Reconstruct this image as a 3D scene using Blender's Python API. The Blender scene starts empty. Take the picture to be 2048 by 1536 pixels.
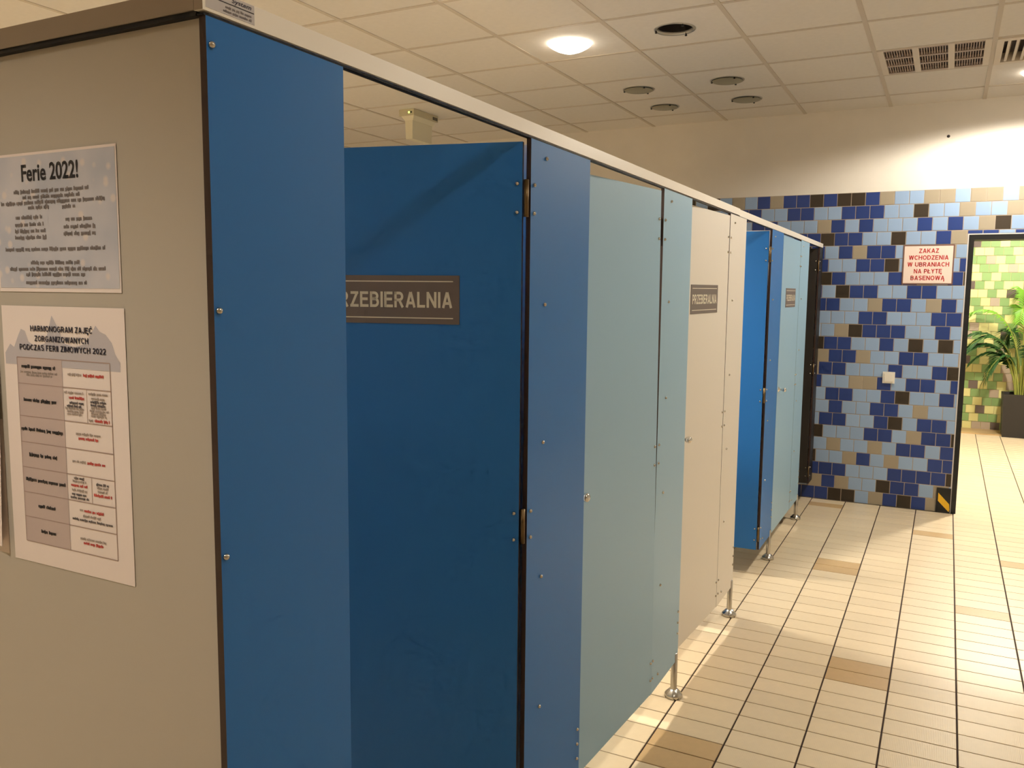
import bpy, math, random
from mathutils import Matrix, Vector

# ------------------------------------------------------------------ camera, world, exposure
scene = bpy.context.scene
COL = scene.collection
CAM_Z = 1.6192
F_PX = 1678.0
CAM_R = Vector((0.8879554, 0.4598277, 0.0096766))
CAM_U = Vector((-0.0589245, 0.0928704, 0.9939331))
CAM_F = Vector((-0.4561393, 0.8831385, -0.1095599))
cam_data = bpy.data.cameras.new('camera')
cam_data.sensor_width = 36.0
cam_data.sensor_fit = 'HORIZONTAL'
cam_data.lens = F_PX / 2048.0 * 36.0
cam_data.clip_start = 0.02
cam_data.clip_end = 100
cam = bpy.data.objects.new('camera', cam_data)
COL.objects.link(cam)
m = Matrix((CAM_R, CAM_U, -CAM_F)).transposed().to_4x4()
m.translation = Vector((0, 0, CAM_Z))
cam.matrix_world = m
scene.camera = cam

world = bpy.data.worlds.new('world')
scene.world = world
world.use_nodes = True
world.node_tree.nodes['Background'].inputs[0].default_value = (1.0, 0.9, 0.78, 1)
world.node_tree.nodes['Background'].inputs[1].default_value = 0.02

scene.view_settings.view_transform = 'Standard'
scene.view_settings.look = 'None'
scene.view_settings.gamma = 1.0
scene.view_settings.exposure = -0.42
scene.view_settings.use_curve_mapping = False
scene.cycles.use_denoising = True
scene.cycles.max_bounces = 6
scene.cycles.diffuse_bounces = 4
scene.cycles.glossy_bounces = 3
scene.cycles.caustics_reflective = False
scene.cycles.caustics_refractive = False
scene.cycles.use_adaptive_sampling = True
scene.cycles.adaptive_threshold = 0.07
scene.cycles.adaptive_min_samples = 12
scene.cycles.use_light_tree = False
scene.cycles.sample_clamp_indirect = 4.0

LAMP_COL = (1.0, 0.93, 0.80)
# lit ceiling lamps: (x, y, watts)
LAMPS_CABIN = [(-1.9785, 4.4987, 48.0), (-1.9785, 3.3077, 80.0), (-1.9785, 2.1167, 74.0), (-1.3725, -0.270, 27.0), (-4.4, 3.3, 120.0), (-4.4, 0.9, 110.0)]  # side panel lamp and far left lamps are unseen, added for fill
LAMPS_AISLE = [(0.4455, 6.2852, 50.0), (0.4455, 3.9032, 36.0), (0.4455, 0.9257, 10.0)]
LAMPS_POOL = [(0.9, 8.6, 190.0), (0.6, 10.6, 55.0)]

random.seed(7)

# ------------------------------------------------------------------ helpers
def lin(c):
    return tuple((v / 12.92 if v <= 0.04045 else ((v + 0.055) / 1.055) ** 2.4) for v in (x / 255.0 for x in c))

def mat(name, rgb, rough=0.5, metal=0.0, var=0.0, noise=0.0, nscale=40.0, bump=0.0, bscale=200.0, spec=0.5, emit=0.0, emit_rgb=None, coat=0.0, srgb=True):
    mt = bpy.data.materials.new(name)
    mt.use_nodes = True
    nt = mt.node_tree
    b = nt.nodes['Principled BSDF']
    c = lin(rgb) if srgb else rgb
    b.inputs['Base Color'].default_value = (*c, 1)
    b.inputs['Roughness'].default_value = rough
    b.inputs['Metallic'].default_value = metal
    b.inputs['Specular IOR Level'].default_value = spec
    b.inputs['Coat Weight'].default_value = coat
    if emit > 0:
        b.inputs['Emission Color'].default_value = (*(emit_rgb or c), 1)
        b.inputs['Emission Strength'].default_value = emit
    if var > 0 or noise > 0:
        hsv = nt.nodes.new('ShaderNodeHueSaturation')
        hsv.inputs['Color'].default_value = (*c, 1)
        val = None
        if var > 0:
            oi = nt.nodes.new('ShaderNodeObjectInfo')
            mr = nt.nodes.new('ShaderNodeMapRange')
            mr.inputs['To Min'].default_value = 1 - var
            mr.inputs['To Max'].default_value = 1 + var
            nt.links.new(oi.outputs['Random'], mr.inputs['Value'])
            val = mr.outputs['Result']
        if noise > 0:
            tc = nt.nodes.new('ShaderNodeTexCoord')
            nz = nt.nodes.new('ShaderNodeTexNoise')
            nz.inputs['Scale'].default_value = nscale
            nz.inputs['Detail'].default_value = 4
            nt.links.new(tc.outputs['Object'], nz.inputs['Vector'])
            mr2 = nt.nodes.new('ShaderNodeMapRange')
            mr2.inputs['From Min'].default_value = 0.3
            mr2.inputs['From Max'].default_value = 0.7
            mr2.inputs['To Min'].default_value = 1 - noise
            mr2.inputs['To Max'].default_value = 1 + noise
            nt.links.new(nz.outputs['Fac'], mr2.inputs['Value'])
            if val is None:
                val = mr2.outputs['Result']
            else:
                mu = nt.nodes.new('ShaderNodeMath')
                mu.operation = 'MULTIPLY'
                nt.links.new(val, mu.inputs[0])
                nt.links.new(mr2.outputs['Result'], mu.inputs[1])
                val = mu.outputs[0]
        nt.links.new(val, hsv.inputs['Value'])
        nt.links.new(hsv.outputs['Color'], b.inputs['Base Color'])
    if bump > 0:
        tc = nt.nodes.new('ShaderNodeTexCoord')
        nz = nt.nodes.new('ShaderNodeTexNoise')
        nz.inputs['Scale'].default_value = bscale
        nz.inputs['Detail'].default_value = 3
        nt.links.new(tc.outputs['Object'], nz.inputs['Vector'])
        bp = nt.nodes.new('ShaderNodeBump')
        bp.inputs['Strength'].default_value = bump
        bp.inputs['Distance'].default_value = 0.002
        nt.links.new(nz.outputs['Fac'], bp.inputs['Height'])
        nt.links.new(bp.outputs['Normal'], b.inputs['Normal'])
    return mt

class MB:
    def __init__(self):
        self.v = []; self.f = []; self.m = []; self.s = []
    def face(self, pts, mi=0, smooth=False):
        n = len(self.v)
        self.v += [tuple(p) for p in pts]
        self.f.append(tuple(range(n, n + len(pts)))); self.m.append(mi); self.s.append(smooth)
        return self
    def box(self, a, b, mi=0, edge=None, thin=None):
        """axis-aligned box; with thin='x'|'y'|'z' the two faces across that axis get mi and the rest edge"""
        (x0, y0, z0), (x1, y1, z1) = a, b
        n = len(self.v)
        self.v += [(x0, y0, z0), (x1, y0, z0), (x1, y1, z0), (x0, y1, z0), (x0, y0, z1), (x1, y0, z1), (x1, y1, z1), (x0, y1, z1)]
        fs = [((0, 3, 2, 1), 'z'), ((4, 5, 6, 7), 'z'), ((0, 1, 5, 4), 'y'), ((2, 3, 7, 6), 'y'), ((1, 2, 6, 5), 'x'), ((0, 4, 7, 3), 'x')]
        for idx, ax in fs:
            self.f.append(tuple(n + i for i in idx))
            self.m.append(mi if (edge is None or ax == thin) else edge)
            self.s.append(False)
        return self
    def slab(self, x0, x1, y0, y1, z0, z1, ch):
        """tile: base rectangle at z0, chamfered top at z1"""
        n = len(self.v)
        self.v += [(x0, y0, z0), (x1, y0, z0), (x1, y1, z0), (x0, y1, z0),
                   (x0, y0, z1 - ch), (x1, y0, z1 - ch), (x1, y1, z1 - ch), (x0, y1, z1 - ch),
                   (x0 + ch, y0 + ch, z1), (x1 - ch, y0 + ch, z1), (x1 - ch, y1 - ch, z1), (x0 + ch, y1 - ch, z1)]
        for r in (0, 4):
            for i in range(4):
                j = (i + 1) % 4
                self.f.append((n + r + i, n + r + j, n + r + 4 + j, n + r + 4 + i)); self.m.append(0); self.s.append(False)
        self.f.append((n + 8, n + 9, n + 10, n + 11)); self.m.append(0); self.s.append(False)
        return self
    def lathe(self, prof, c=(0, 0, 0), axis='z', seg=20, mi=0, smooth=True):
        """profile of (radius, height) pairs turned about an axis through c"""
        n = len(self.v)
        for r, h in prof:
            for i in range(seg):
                a = 2 * math.pi * i / seg
                u, w = r * math.cos(a), r * math.sin(a)
                p = {'z': (u, w, h), 'x': (h, u, w), 'y': (w, h, u)}[axis]
                self.v.append((c[0] + p[0], c[1] + p[1], c[2] + p[2]))
        for k in range(len(prof) - 1):
            for i in range(seg):
                j = (i + 1) % seg
                self.f.append((n + k * seg + i, n + k * seg + j, n + (k + 1) * seg + j, n + (k + 1) * seg + i))
                self.m.append(mi); self.s.append(smooth)
        return self
    def tube(self, pts, rad, seg=8, mi=0):
        n = len(self.v)
        P = [Vector(p) for p in pts]
        for k, p in enumerate(P):
            t = (P[min(k + 1, len(P) - 1)] - P[max(k - 1, 0)]).normalized()
            u = t.cross(Vector((0, 1, 0.013)))
            u = u.normalized() if u.length > 1e-4 else Vector((1, 0, 0))
            w = t.cross(u)
            r = rad[k] if isinstance(rad, (list, tuple)) else rad
            for i in range(seg):
                a = 2 * math.pi * i / seg
                self.v.append(tuple(p + u * (r * math.cos(a)) + w * (r * math.sin(a))))
        for k in range(len(P) - 1):
            for i in range(seg):
                j = (i + 1) % seg
                self.f.append((n + k * seg + i, n + k * seg + j, n + (k + 1) * seg + j, n + (k + 1) * seg + i))
                self.m.append(mi); self.s.append(True)
        return self
    def mesh(self, name, mats, off=(0, 0, 0)):
        me = bpy.data.meshes.new(name)
        me.from_pydata([(x - off[0], y - off[1], z - off[2]) for x, y, z in self.v], [], self.f)
        for mt in (mats if isinstance(mats, (list, tuple)) else [mats]):
            me.materials.append(mt)
        me.polygons.foreach_set('material_index', self.m)
        me.polygons.foreach_set('use_smooth', self.s)
        me.update()
        return me
    def build_stuff(self, name, mats, parent=None, off=(0, 0, 0)):
        return tag(self.build(name, mats, parent, off), kind='stuff')
    def build(self, name, mats, parent=None, off=(0, 0, 0)):
        return link(name, self.mesh(name, mats, off), parent)

def link(name, data, parent=None, loc=None, rz=None):
    o = bpy.data.objects.new(name, data)
    COL.objects.link(o)
    if parent is not None:
        o.parent = parent
    if loc is not None:
        o.location = loc
    if rz is not None:
        o.rotation_euler = (0, 0, rz)
    return o

def tag(o, label=None, cat=None, group=None, kind=None):
    if label: o['label'] = label
    if cat: o['category'] = cat
    if group: o['group'] = group
    if kind: o['kind'] = kind
    return o

def thing(name, label, cat, loc=(0, 0, 0), group=None):
    o = link(name, None, None, loc)
    o.empty_display_size = 0.05
    return tag(o, label, cat, group)

def project(p):
    v = Vector(p) - Vector((0, 0, CAM_Z))
    d = v.dot(CAM_F)
    if d < 0.05:
        return None
    return (1024 + F_PX * v.dot(CAM_R) / d, 768 - F_PX * v.dot(CAM_U) / d)

def quad_area(pts):
    q = [project(p) for p in pts]
    if any(a is None for a in q):
        return 0
    cx = sum(a[0] for a in q) / 4; cy = sum(a[1] for a in q) / 4
    if not (-15 < cx < 2063 and -15 < cy < 1551):
        return 0
    return abs(sum(q[i][0] * q[(i + 1) % 4][1] - q[(i + 1) % 4][0] * q[i][1] for i in range(4))) / 2

def text_mesh(name, body, material, height, width=None, extrude=0.0004, bold=0.0, shear=0.0, align='CENTER', spacing=1.0):
    """flat lettering in the local x (reading direction) / y (up) plane, cap height and total width as given"""
    cu = bpy.data.curves.new(name, 'FONT')
    cu.body = body
    cu.align_x = align
    cu.size = 1.0
    cu.offset = bold
    cu.shear = shear
    cu.space_character = spacing
    cu.resolution_u = 3
    cu.extrude = 0.0
    ob = bpy.data.objects.new(name, cu)
    COL.objects.link(ob)
    bpy.context.view_layer.update()
    me = bpy.data.meshes.new_from_object(ob.evaluated_get(bpy.context.evaluated_depsgraph_get()))
    bpy.data.objects.remove(ob)
    bpy.data.curves.remove(cu)
    xs = [v.co.x for v in me.vertices]
    sy = height / 0.73
    sx = sy if width is None else width / (max(xs) - min(xs))
    cx = (max(xs) + min(xs)) / 2 if align == 'CENTER' else 0
    for v in me.vertices:
        v.co = ((v.co.x - cx) * sx, v.co.y * sy, v.co.z)
    me.name = name
    me.materials.clear()
    me.materials.append(material)
    return me

# bold sans capitals for the signs, drawn as thick strokes
def _arc(cx, cy, rx, ry, a0, a1, n=10):
    return [(cx + rx * math.cos(math.radians(a0 + (a1 - a0) * k / n)), cy + ry * math.sin(math.radians(a0 + (a1 - a0) * k / n))) for k in range(n + 1)]
ST = 0.175
def _glyphs():
    h = ST / 2; t = 1 - h
    bowl = lambda y0, y1, x: [(0.02, y1)] + _arc(x, (y0 + y1) / 2, 0.22, (y1 - y0) / 2, 90, -90) + [(0.02, y0)]
    A = [[(0.085, 0), (0.36, 0.985)], [(0.655, 0), (0.38, 0.985)], [(0.17, 0.29), (0.57, 0.29)]]
    E_ = [[(h, 0), (h, 1)], [(0.05, t), (0.62, t)], [(0.05, 0.52), (0.58, 0.52)], [(0.05, h), (0.64, h)]]
    L_ = [[(h, 0), (h, 1)], [(0.05, h), (0.58, h)]]
    og = lambda x: [[(x, 0.02), (x - 0.09, -0.10), (x - 0.06, -0.19), (x + 0.06, -0.20)]]
    return {
        'A': (0.74, A), 'Ą': (0.74, A + og(0.66)), 'E': (0.64, E_), 'Ę': (0.64, E_ + og(0.54)), 'L': (0.58, L_), 'Ł': (0.60, L_ + [[(-0.10, 0.36), (0.40, 0.66)]]),
        'I': (ST, [[(h, 0), (h, 1)]]), 'N': (0.72, [[(h, 0), (h, 1)], [(0.72 - h, 0), (0.72 - h, 1)], [(h + 0.01, 0.94), (0.71 - h, 0.06)]]),
        'P': (0.64, [[(h, 0), (h, 1)], bowl(0.44, t, 0.33)]), 'R': (0.72, [[(h, 0), (h, 1)], bowl(0.47, t, 0.36), [(0.36, 0.47), (0.62, 0)]]),
        'B': (0.68, [[(h, 0), (h, 1)], bowl(0.53, t, 0.33), bowl(h, 0.53, 0.37)]), 'Z': (0.64, [[(0.03, t), (0.62, t)], [(0.0, h), (0.64, h)], [(0.52, t), (0.11, h)]]),
        'K': (0.72, [[(h, 0), (h, 1)], [(0.16, 0.36), (0.60, 1.0)], [(0.30, 0.58), (0.63, 0)]]),
        'W': (1.0, [[(0.085, 1), (0.27, 0.02)], [(0.27, 0.02), (0.48, 0.98)], [(0.52, 0.98), (0.73, 0.02)], [(0.73, 0.02), (0.915, 1)]]),
        'C': (0.72, [_arc(0.39, 0.5, 0.30, 0.5 - h, 42, 318, 16)]), 'O': (0.80, [_arc(0.40, 0.5, 0.31, 0.5 - h, 0, 360, 22)]),
        'D': (0.72, [[(h, 0), (h, 1)], [(0.02, t)] + _arc(0.28, 0.5, 0.35, 0.5 - h, 90, -90, 12) + [(0.02, h)]]),
        'H': (0.72, [[(h, 0), (h, 1)], [(0.72 - h, 0), (0.72 - h, 1)], [(0.1, 0.52), (0.62, 0.52)]]),
        'U': (0.72, [[(h, 1), (h, 0.36)] + _arc(0.36, 0.36, 0.36 - h, 0.36 - h, 180, 360, 10) + [(0.72 - h, 1)]]),
        'S': (0.66, [_arc(0.33, 0.72, 0.235, 0.195, 25, 270, 12) + _arc(0.33, 0.285, 0.245, 0.205, 90, -155, 12)]),
        'M': (0.86, [[(h, 0), (h, 1)], [(0.86 - h, 0), (0.86 - h, 1)], [(h + 0.02, 0.95), (0.43, 0.1)], [(0.84 - h, 0.95), (0.43, 0.1)]]), 'F': (0.60, [[(h, 0), (h, 1)], [(0.05, t), (0.60, t)], [(0.05, 0.50), (0.54, 0.50)]]),
        'G': (0.78, [_arc(0.39, 0.5, 0.30, 0.5 - h, 45, 330, 16), [(0.40, 0.46), (0.74, 0.46)], [(0.66, 0.12), (0.66, 0.50)]]), 'J': (0.56, [[(0.56 - h, 1), (0.56 - h, 0.3)] + _arc(0.28, 0.3, 0.28 - h, 0.3 - h, 0, -180, 8)]),
        'Ć': (0.72, [_arc(0.39, 0.5, 0.30, 0.5 - h, 42, 318, 16), [(0.36, 1.08), (0.50, 1.26)]]), '0': (0.62, [_arc(0.31, 0.5, 0.22, 0.5 - h, 0, 360, 18)]), '2': (0.60, [_arc(0.30, 0.70, 0.21, 0.3 - h, 170, -30, 10) + [(0.10, 0.10)], [(0.02, h), (0.60, h)]]),
        'T': (0.62, [[(0, t), (0.62, t)], [(0.31, 0), (0.31, 1)]]), 'Y': (0.70, [[(0.08, 1), (0.35, 0.42)], [(0.62, 1), (0.35, 0.42)], [(0.35, 0), (0.35, 0.48)]]), ' ': (0.30, [])}
GLYPH = _glyphs()
def block_mesh(name, body, material, height, width, gap=0.11):
    mb = MB(); x = 0
    for ch in body:
        w, strokes = GLYPH[ch]
        for st in strokes:
            n = len(st)
            lft, rgt = [], []
            for k in range(n):
                a = Vector(st[max(k - 1, 0)]); b = Vector(st[min(k + 1, n - 1)])
                d = (b - a).normalized(); nn = Vector((-d.y, d.x)) * ST / 2
                sc_ = 1.0
                if 0 < k < n - 1:
                    d0 = (Vector(st[k]) - a).normalized()
                    sc_ = 1 / max(0.5, abs(d0.dot(d)))
                p = Vector(st[k])
                lft.append(p + nn * sc_); rgt.append(p - nn * sc_)
            for k in range(n - 1):
                mb.face([(x + q.x, q.y, 0) for q in (rgt[k], rgt[k + 1], lft[k + 1], lft[k])])
        x += w + gap
    x -= gap
    mb.v = [((a - x / 2) * width / x, b * height, 0) for a, b, c in mb.v]
    return mb.mesh(name, material)

def basis(o, right, up, loc):
    """orient a flat object: local x -> right, local y -> up, local z -> out of the face"""
    r = Vector(right).normalized(); u = Vector(up).normalized(); n = r.cross(u)
    mm = Matrix((r, u, n)).transposed().to_4x4()
    mm.translation = Vector(loc)
    return mm

# ------------------------------------------------------------------ materials
M = {}
M['plaster'] = mat('plaster', (234, 226, 214), 0.85, noise=0.02, nscale=6, bump=0.25, bscale=120)
M['ceil'] = mat('ceiling_panel', (230, 223, 213), 0.9, var=0.015, noise=0.02, nscale=30, bump=0.2, bscale=500)
M['tbar'] = mat('ceiling_bar', (204, 192, 176), 0.6)
M['grout_floor'] = mat('floor_grout', (54, 36, 28), 0.9)
M['tile_floor'] = mat('floor_tile', (228, 207, 173), 0.33, var=0.05, noise=0.02, nscale=25)
M['tile_floor_tan'] = mat('floor_tile_tan', (198, 166, 120), 0.36, var=0.03, noise=0.03, nscale=25)
M['grout_wall'] = mat('wall_grout', (172, 156, 138), 0.9)
M['L'] = mat('tile_light_blue', (150, 174, 206), 0.4, var=0.05, spec=0.3)
M['B'] = mat('tile_dark_blue', (44, 64, 124), 0.4, var=0.06, spec=0.3)
M['T'] = mat('tile_tan', (162, 150, 130), 0.4, var=0.04, spec=0.3)
M['K'] = mat('tile_dark_brown', (62, 53, 43), 0.45, var=0.05, spec=0.25)
M['Y'] = mat('tile_pale_yellow', (226, 220, 150), 0.28, var=0.03)
M['G'] = mat('tile_green', (128, 158, 98), 0.32, var=0.05)
M['S'] = mat('tile_pinkish_grey', (176, 160, 140), 0.3, var=0.03)
M['D'] = mat('tile_dark_grey_brown', (92, 80, 74), 0.3, var=0.03)
M['grout_green'] = mat('green_wall_grout', (200, 192, 140), 0.9)
M['blue'] = mat('laminate_blue', (32, 105, 176), 0.42, bump=0.05, bscale=900, spec=0.35)
M['pale'] = mat('laminate_pale_blue', (147, 182, 206), 0.40, bump=0.05, bscale=900)
M['beige'] = mat('laminate_light_grey', (222, 214, 202), 0.42, bump=0.05, bscale=900)
M['brown'] = mat('laminate_dark_brown', (32, 26, 22), 0.5, bump=0.05, bscale=900)
M['grey'] = mat('laminate_grey', (188, 180, 168), 0.5, bump=0.05, bscale=900)
M['core'] = mat('laminate_core', (56, 36, 28), 0.6)
M['rail'] = mat('painted_rail', (244, 236, 224), 0.3)
M['side_rail'] = mat('side_rail_metal', (150, 136, 122), 0.45)
M['shadow_gap'] = mat('shadow_gap_black', (18, 16, 18), 0.7)  # near-black colour standing for shade in the gap below the rail
M['steel'] = mat('brushed_steel', (190, 186, 178), 0.24, metal=1.0)
M['chrome'] = mat('chrome', (225, 225, 225), 0.08, metal=1.0)
M['brass'] = mat('hinge_metal', (112, 94, 68), 0.4, metal=1.0)
M['plate'] = mat('sign_plate', (104, 92, 86), 0.5)
M['letters'] = mat('sign_letters', (224, 216, 196), 0.5)
M['paper'] = mat('paper', (246, 232, 226), 0.6)
M['ink'] = mat('black_ink', (30, 28, 34), 0.6)
M['ink_blue'] = mat('navy_ink', (36, 36, 58), 0.6)
M['ink_grey'] = mat('grey_ink', (160, 146, 138), 0.6)
M['ink_soft'] = mat('soft_grey_ink', (120, 112, 112), 0.6)
M['ink_mid'] = mat('dark_grey_ink', (84, 78, 82), 0.6)
M['ink_red'] = mat('red_ink', (190, 60, 56), 0.6)
M['column'] = mat('table_column_print', (198, 180, 176), 0.6)
M['mount'] = mat('mountain_print', (196, 190, 196), 0.6)
M['rule'] = mat('table_rule', (170, 146, 138), 0.6)
M['white_plastic'] = mat('white_plastic', (240, 232, 218), 0.35)
M['sign_white'] = mat('sign_white', (240, 218, 204), 0.45)
M['sign_red'] = mat('sign_red', (196, 48, 44), 0.5)
M['sign_edge'] = mat('sign_edge', (120, 84, 72), 0.5)
M['black'] = mat('black_paint', (16, 15, 14), 0.45)
M['yellow'] = mat('yellow_paint', (236, 184, 34), 0.45)
M['trim'] = mat('tile_trim', (206, 200, 196), 0.35)
M['frost'] = mat('frosted_glass', (128, 124, 104), 0.35, spec=0.6)
M['can'] = mat('lamp_can', (62, 58, 56), 0.3, metal=0.6)
M['ring'] = mat('lamp_ring', (170, 166, 158), 0.3, metal=0.6)
M['glow'] = mat('lit_glass', (255, 244, 224), 0.3, emit=19.0, emit_rgb=(1.0, 0.92, 0.78))
M['grille'] = mat('grille_bar', (226, 214, 198), 0.5)
M['slot'] = mat('grille_dark', (70, 58, 54), 0.8)
M['slat'] = mat('grille_slat', (176, 158, 146), 0.5)
M['exit'] = mat('exit_housing', (206, 196, 164), 0.45)
M['exit_glow'] = mat('exit_panel', (236, 228, 200), 0.35)
M['led'] = mat('green_led', (210, 255, 120), 0.3, emit=3.0)
M['leaf'] = mat('palm_leaf', (40, 78, 34), 0.5, var=0.2, spec=0.3)
M['leaf_lime'] = mat('palm_leaf_young', (104, 156, 40), 0.45, var=0.1)
M['cane'] = mat('palm_cane', (150, 156, 70), 0.5)
M['soil'] = mat('soil', (74, 52, 36), 0.95, bump=0.8, bscale=60)
M['planter'] = mat('planter_black', (26, 23, 21), 0.5)
M['silver'] = mat('silver_label', (196, 190, 190), 0.35)

# printed paper of the winter holiday poster: pale blue with soft snow dots (flat print)
def snow_print():
    mt = mat('snow_print', (196, 204, 214), 0.5)
    nt = mt.node_tree; b = nt.nodes['Principled BSDF']
    tc = nt.nodes.new('ShaderNodeTexCoord')
    vo = nt.nodes.new('ShaderNodeTexVoronoi'); vo.inputs['Scale'].default_value = 34
    nt.links.new(tc.outputs['Object'], vo.inputs['Vector'])
    mr = nt.nodes.new('ShaderNodeMapRange')
    mr.inputs['From Min'].default_value = 0.13; mr.inputs['From Max'].default_value = 0.26
    mr.inputs['To Min'].default_value = 0.8; mr.inputs['To Max'].default_value = 0.0
    nt.links.new(vo.outputs['Distance'], mr.inputs['Value'])
    nz = nt.nodes.new('ShaderNodeTexNoise'); nz.inputs['Scale'].default_value = 9
    nt.links.new(tc.outputs['Object'], nz.inputs['Vector'])
    r1 = nt.nodes.new('ShaderNodeValToRGB')
    r1.color_ramp.elements[0].color = (*lin((182, 186, 200)), 1); r1.color_ramp.elements[0].position = 0.3
    r1.color_ramp.elements[1].color = (*lin((214, 210, 216)), 1); r1.color_ramp.elements[1].position = 0.7
    nt.links.new(nz.outputs['Fac'], r1.inputs['Fac'])
    mx = nt.nodes.new('ShaderNodeMixRGB')
    mx.inputs[2].default_value = (*lin((226, 214, 210)), 1)
    nt.links.new(mr.outputs['Result'], mx.inputs[0])
    nt.links.new(r1.outputs['Color'], mx.inputs[1])
    nt.links.new(mx.outputs['Color'], b.inputs['Base Color'])
    return mt
M['snow'] = snow_print()

# floor tiles carry fine anti-slip ribs
def ribs(mt):
    nt = mt.node_tree; b = nt.nodes['Principled BSDF']
    tc = nt.nodes.new('ShaderNodeTexCoord')
    w = nt.nodes.new('ShaderNodeTexWave'); w.inputs['Scale'].default_value = 55
    nt.links.new(tc.outputs['Object'], w.inputs['Vector'])
    bp = nt.nodes.new('ShaderNodeBump'); bp.inputs['Strength'].default_value = 0.12; bp.inputs['Distance'].default_value = 0.001
    nt.links.new(w.outputs['Color'], bp.inputs['Height'])
    nt.links.new(bp.outputs['Normal'], b.inputs['Normal'])
ribs(M['tile_floor']); ribs(M['tile_floor_tan'])

# ------------------------------------------------------------------ main dimensions
YW = 6.962        # tiled end wall
YG = 11.6         # green wall of the pool hall
H = 3.006         # ceiling
XL, XR, YB = -6.2, 2.2, -3.0
DX0, DX1, DZ = 0.105, 1.25, 2.058   # doorway in the end wall
XC = -0.8875      # face of the cabin fronts

# ------------------------------------------------------------------ floor
floor = MB().box((XL, YB, -0.12), (XR, YG, -0.0045)).build('floor', M['grout_floor'])
tag(floor, kind='structure')
FX0, FPX, FY0, FPY = -0.8768, 0.25, 4.6238, 0.1227
TAN = {(2, -7), (2, -8), (0, -15), (0, -16), (1, 5), (1, 4), (0, 17), (3, 13), (4, 1), (5, 9), (6, -4)}
cells = []
for i in range(-22, 13):
    for j in range(-62, 57):
        x0 = FX0 + FPX * i + 0.0032; x1 = FX0 + FPX * (i + 1) - 0.0032
        y0 = FY0 + FPY * j + 0.0025; y1 = FY0 + FPY * (j + 1) - 0.0025
        if x0 < XL or x1 > XR or y0 < YB or y1 > YG:
            continue
        if y0 < YW + 0.22 and y1 > YW - 0.01 and not (x0 > DX0 - 0.02 and x1 < DX1 + 0.03):
            if y1 > YW + 0.02:
                continue
        if y0 > YW + 0.1 and (x0 < -1.6):
            continue
        a = quad_area([(x0, y0, 0), (x1, y0, 0), (x1, y1, 0), (x0, y1, 0)]) if x1 > -0.98 else 0
        if y0 > YW and a > 0:
            px = project(((x0 + x1) / 2, y0, 0))
            if px is None or px[0] < 1900:
                a = 0
        cells.append((a, i, j, x0, x1, y0, y1))
cells.sort(key=lambda c: -c[0])
tw, td = FPX - 0.0064, FPY - 0.005
ft_mesh = [MB().slab(-tw / 2, tw / 2, -td / 2, td / 2, -0.006, 0.0, 0.0012).mesh('floor_tile', M[k]) for k in ('tile_floor', 'tile_floor_tan')]
rest = MB()
for n, (a, i, j, x0, x1, y0, y1) in enumerate(cells):
    tan = (i, j) in TAN or (a == 0 and random.random() < 0.03)
    if n < 300 and a > 0:
        link('floor_tile', ft_mesh[1 if tan else 0], floor, ((x0 + x1) / 2, (y0 + y1) / 2, 0))
    else:
        k = len(rest.f)
        rest.slab(x0, x1, y0, y1, -0.006, 0.0, 0.0012)
        if tan:
            for q in range(k, len(rest.f)):
                rest.m[q] = 1
tag(rest.build('floor_tiling', [M['tile_floor'], M['tile_floor_tan']], floor), kind='stuff')
MB().box((-1.6, 11.2, -0.002), (XR, YG, 0.012)).build('border_strip', M['tile_floor_tan'], floor)

# ------------------------------------------------------------------ tiled walls
T_PITCH = 0.0996
tile_meshes = {}
def wall_tile_mesh(c):
    if c not in tile_meshes:
        s = 0.0962
        mb = MB().slab(-s / 2, s / 2, -s / 2, s / 2, 0, 0.008, 0.0012)
        mb.v = [(x, -z, y) for x, y, z in mb.v]
        tile_meshes[c] = mb.mesh('wall_tile', M[c])
    return tile_meshes[c]

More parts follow.
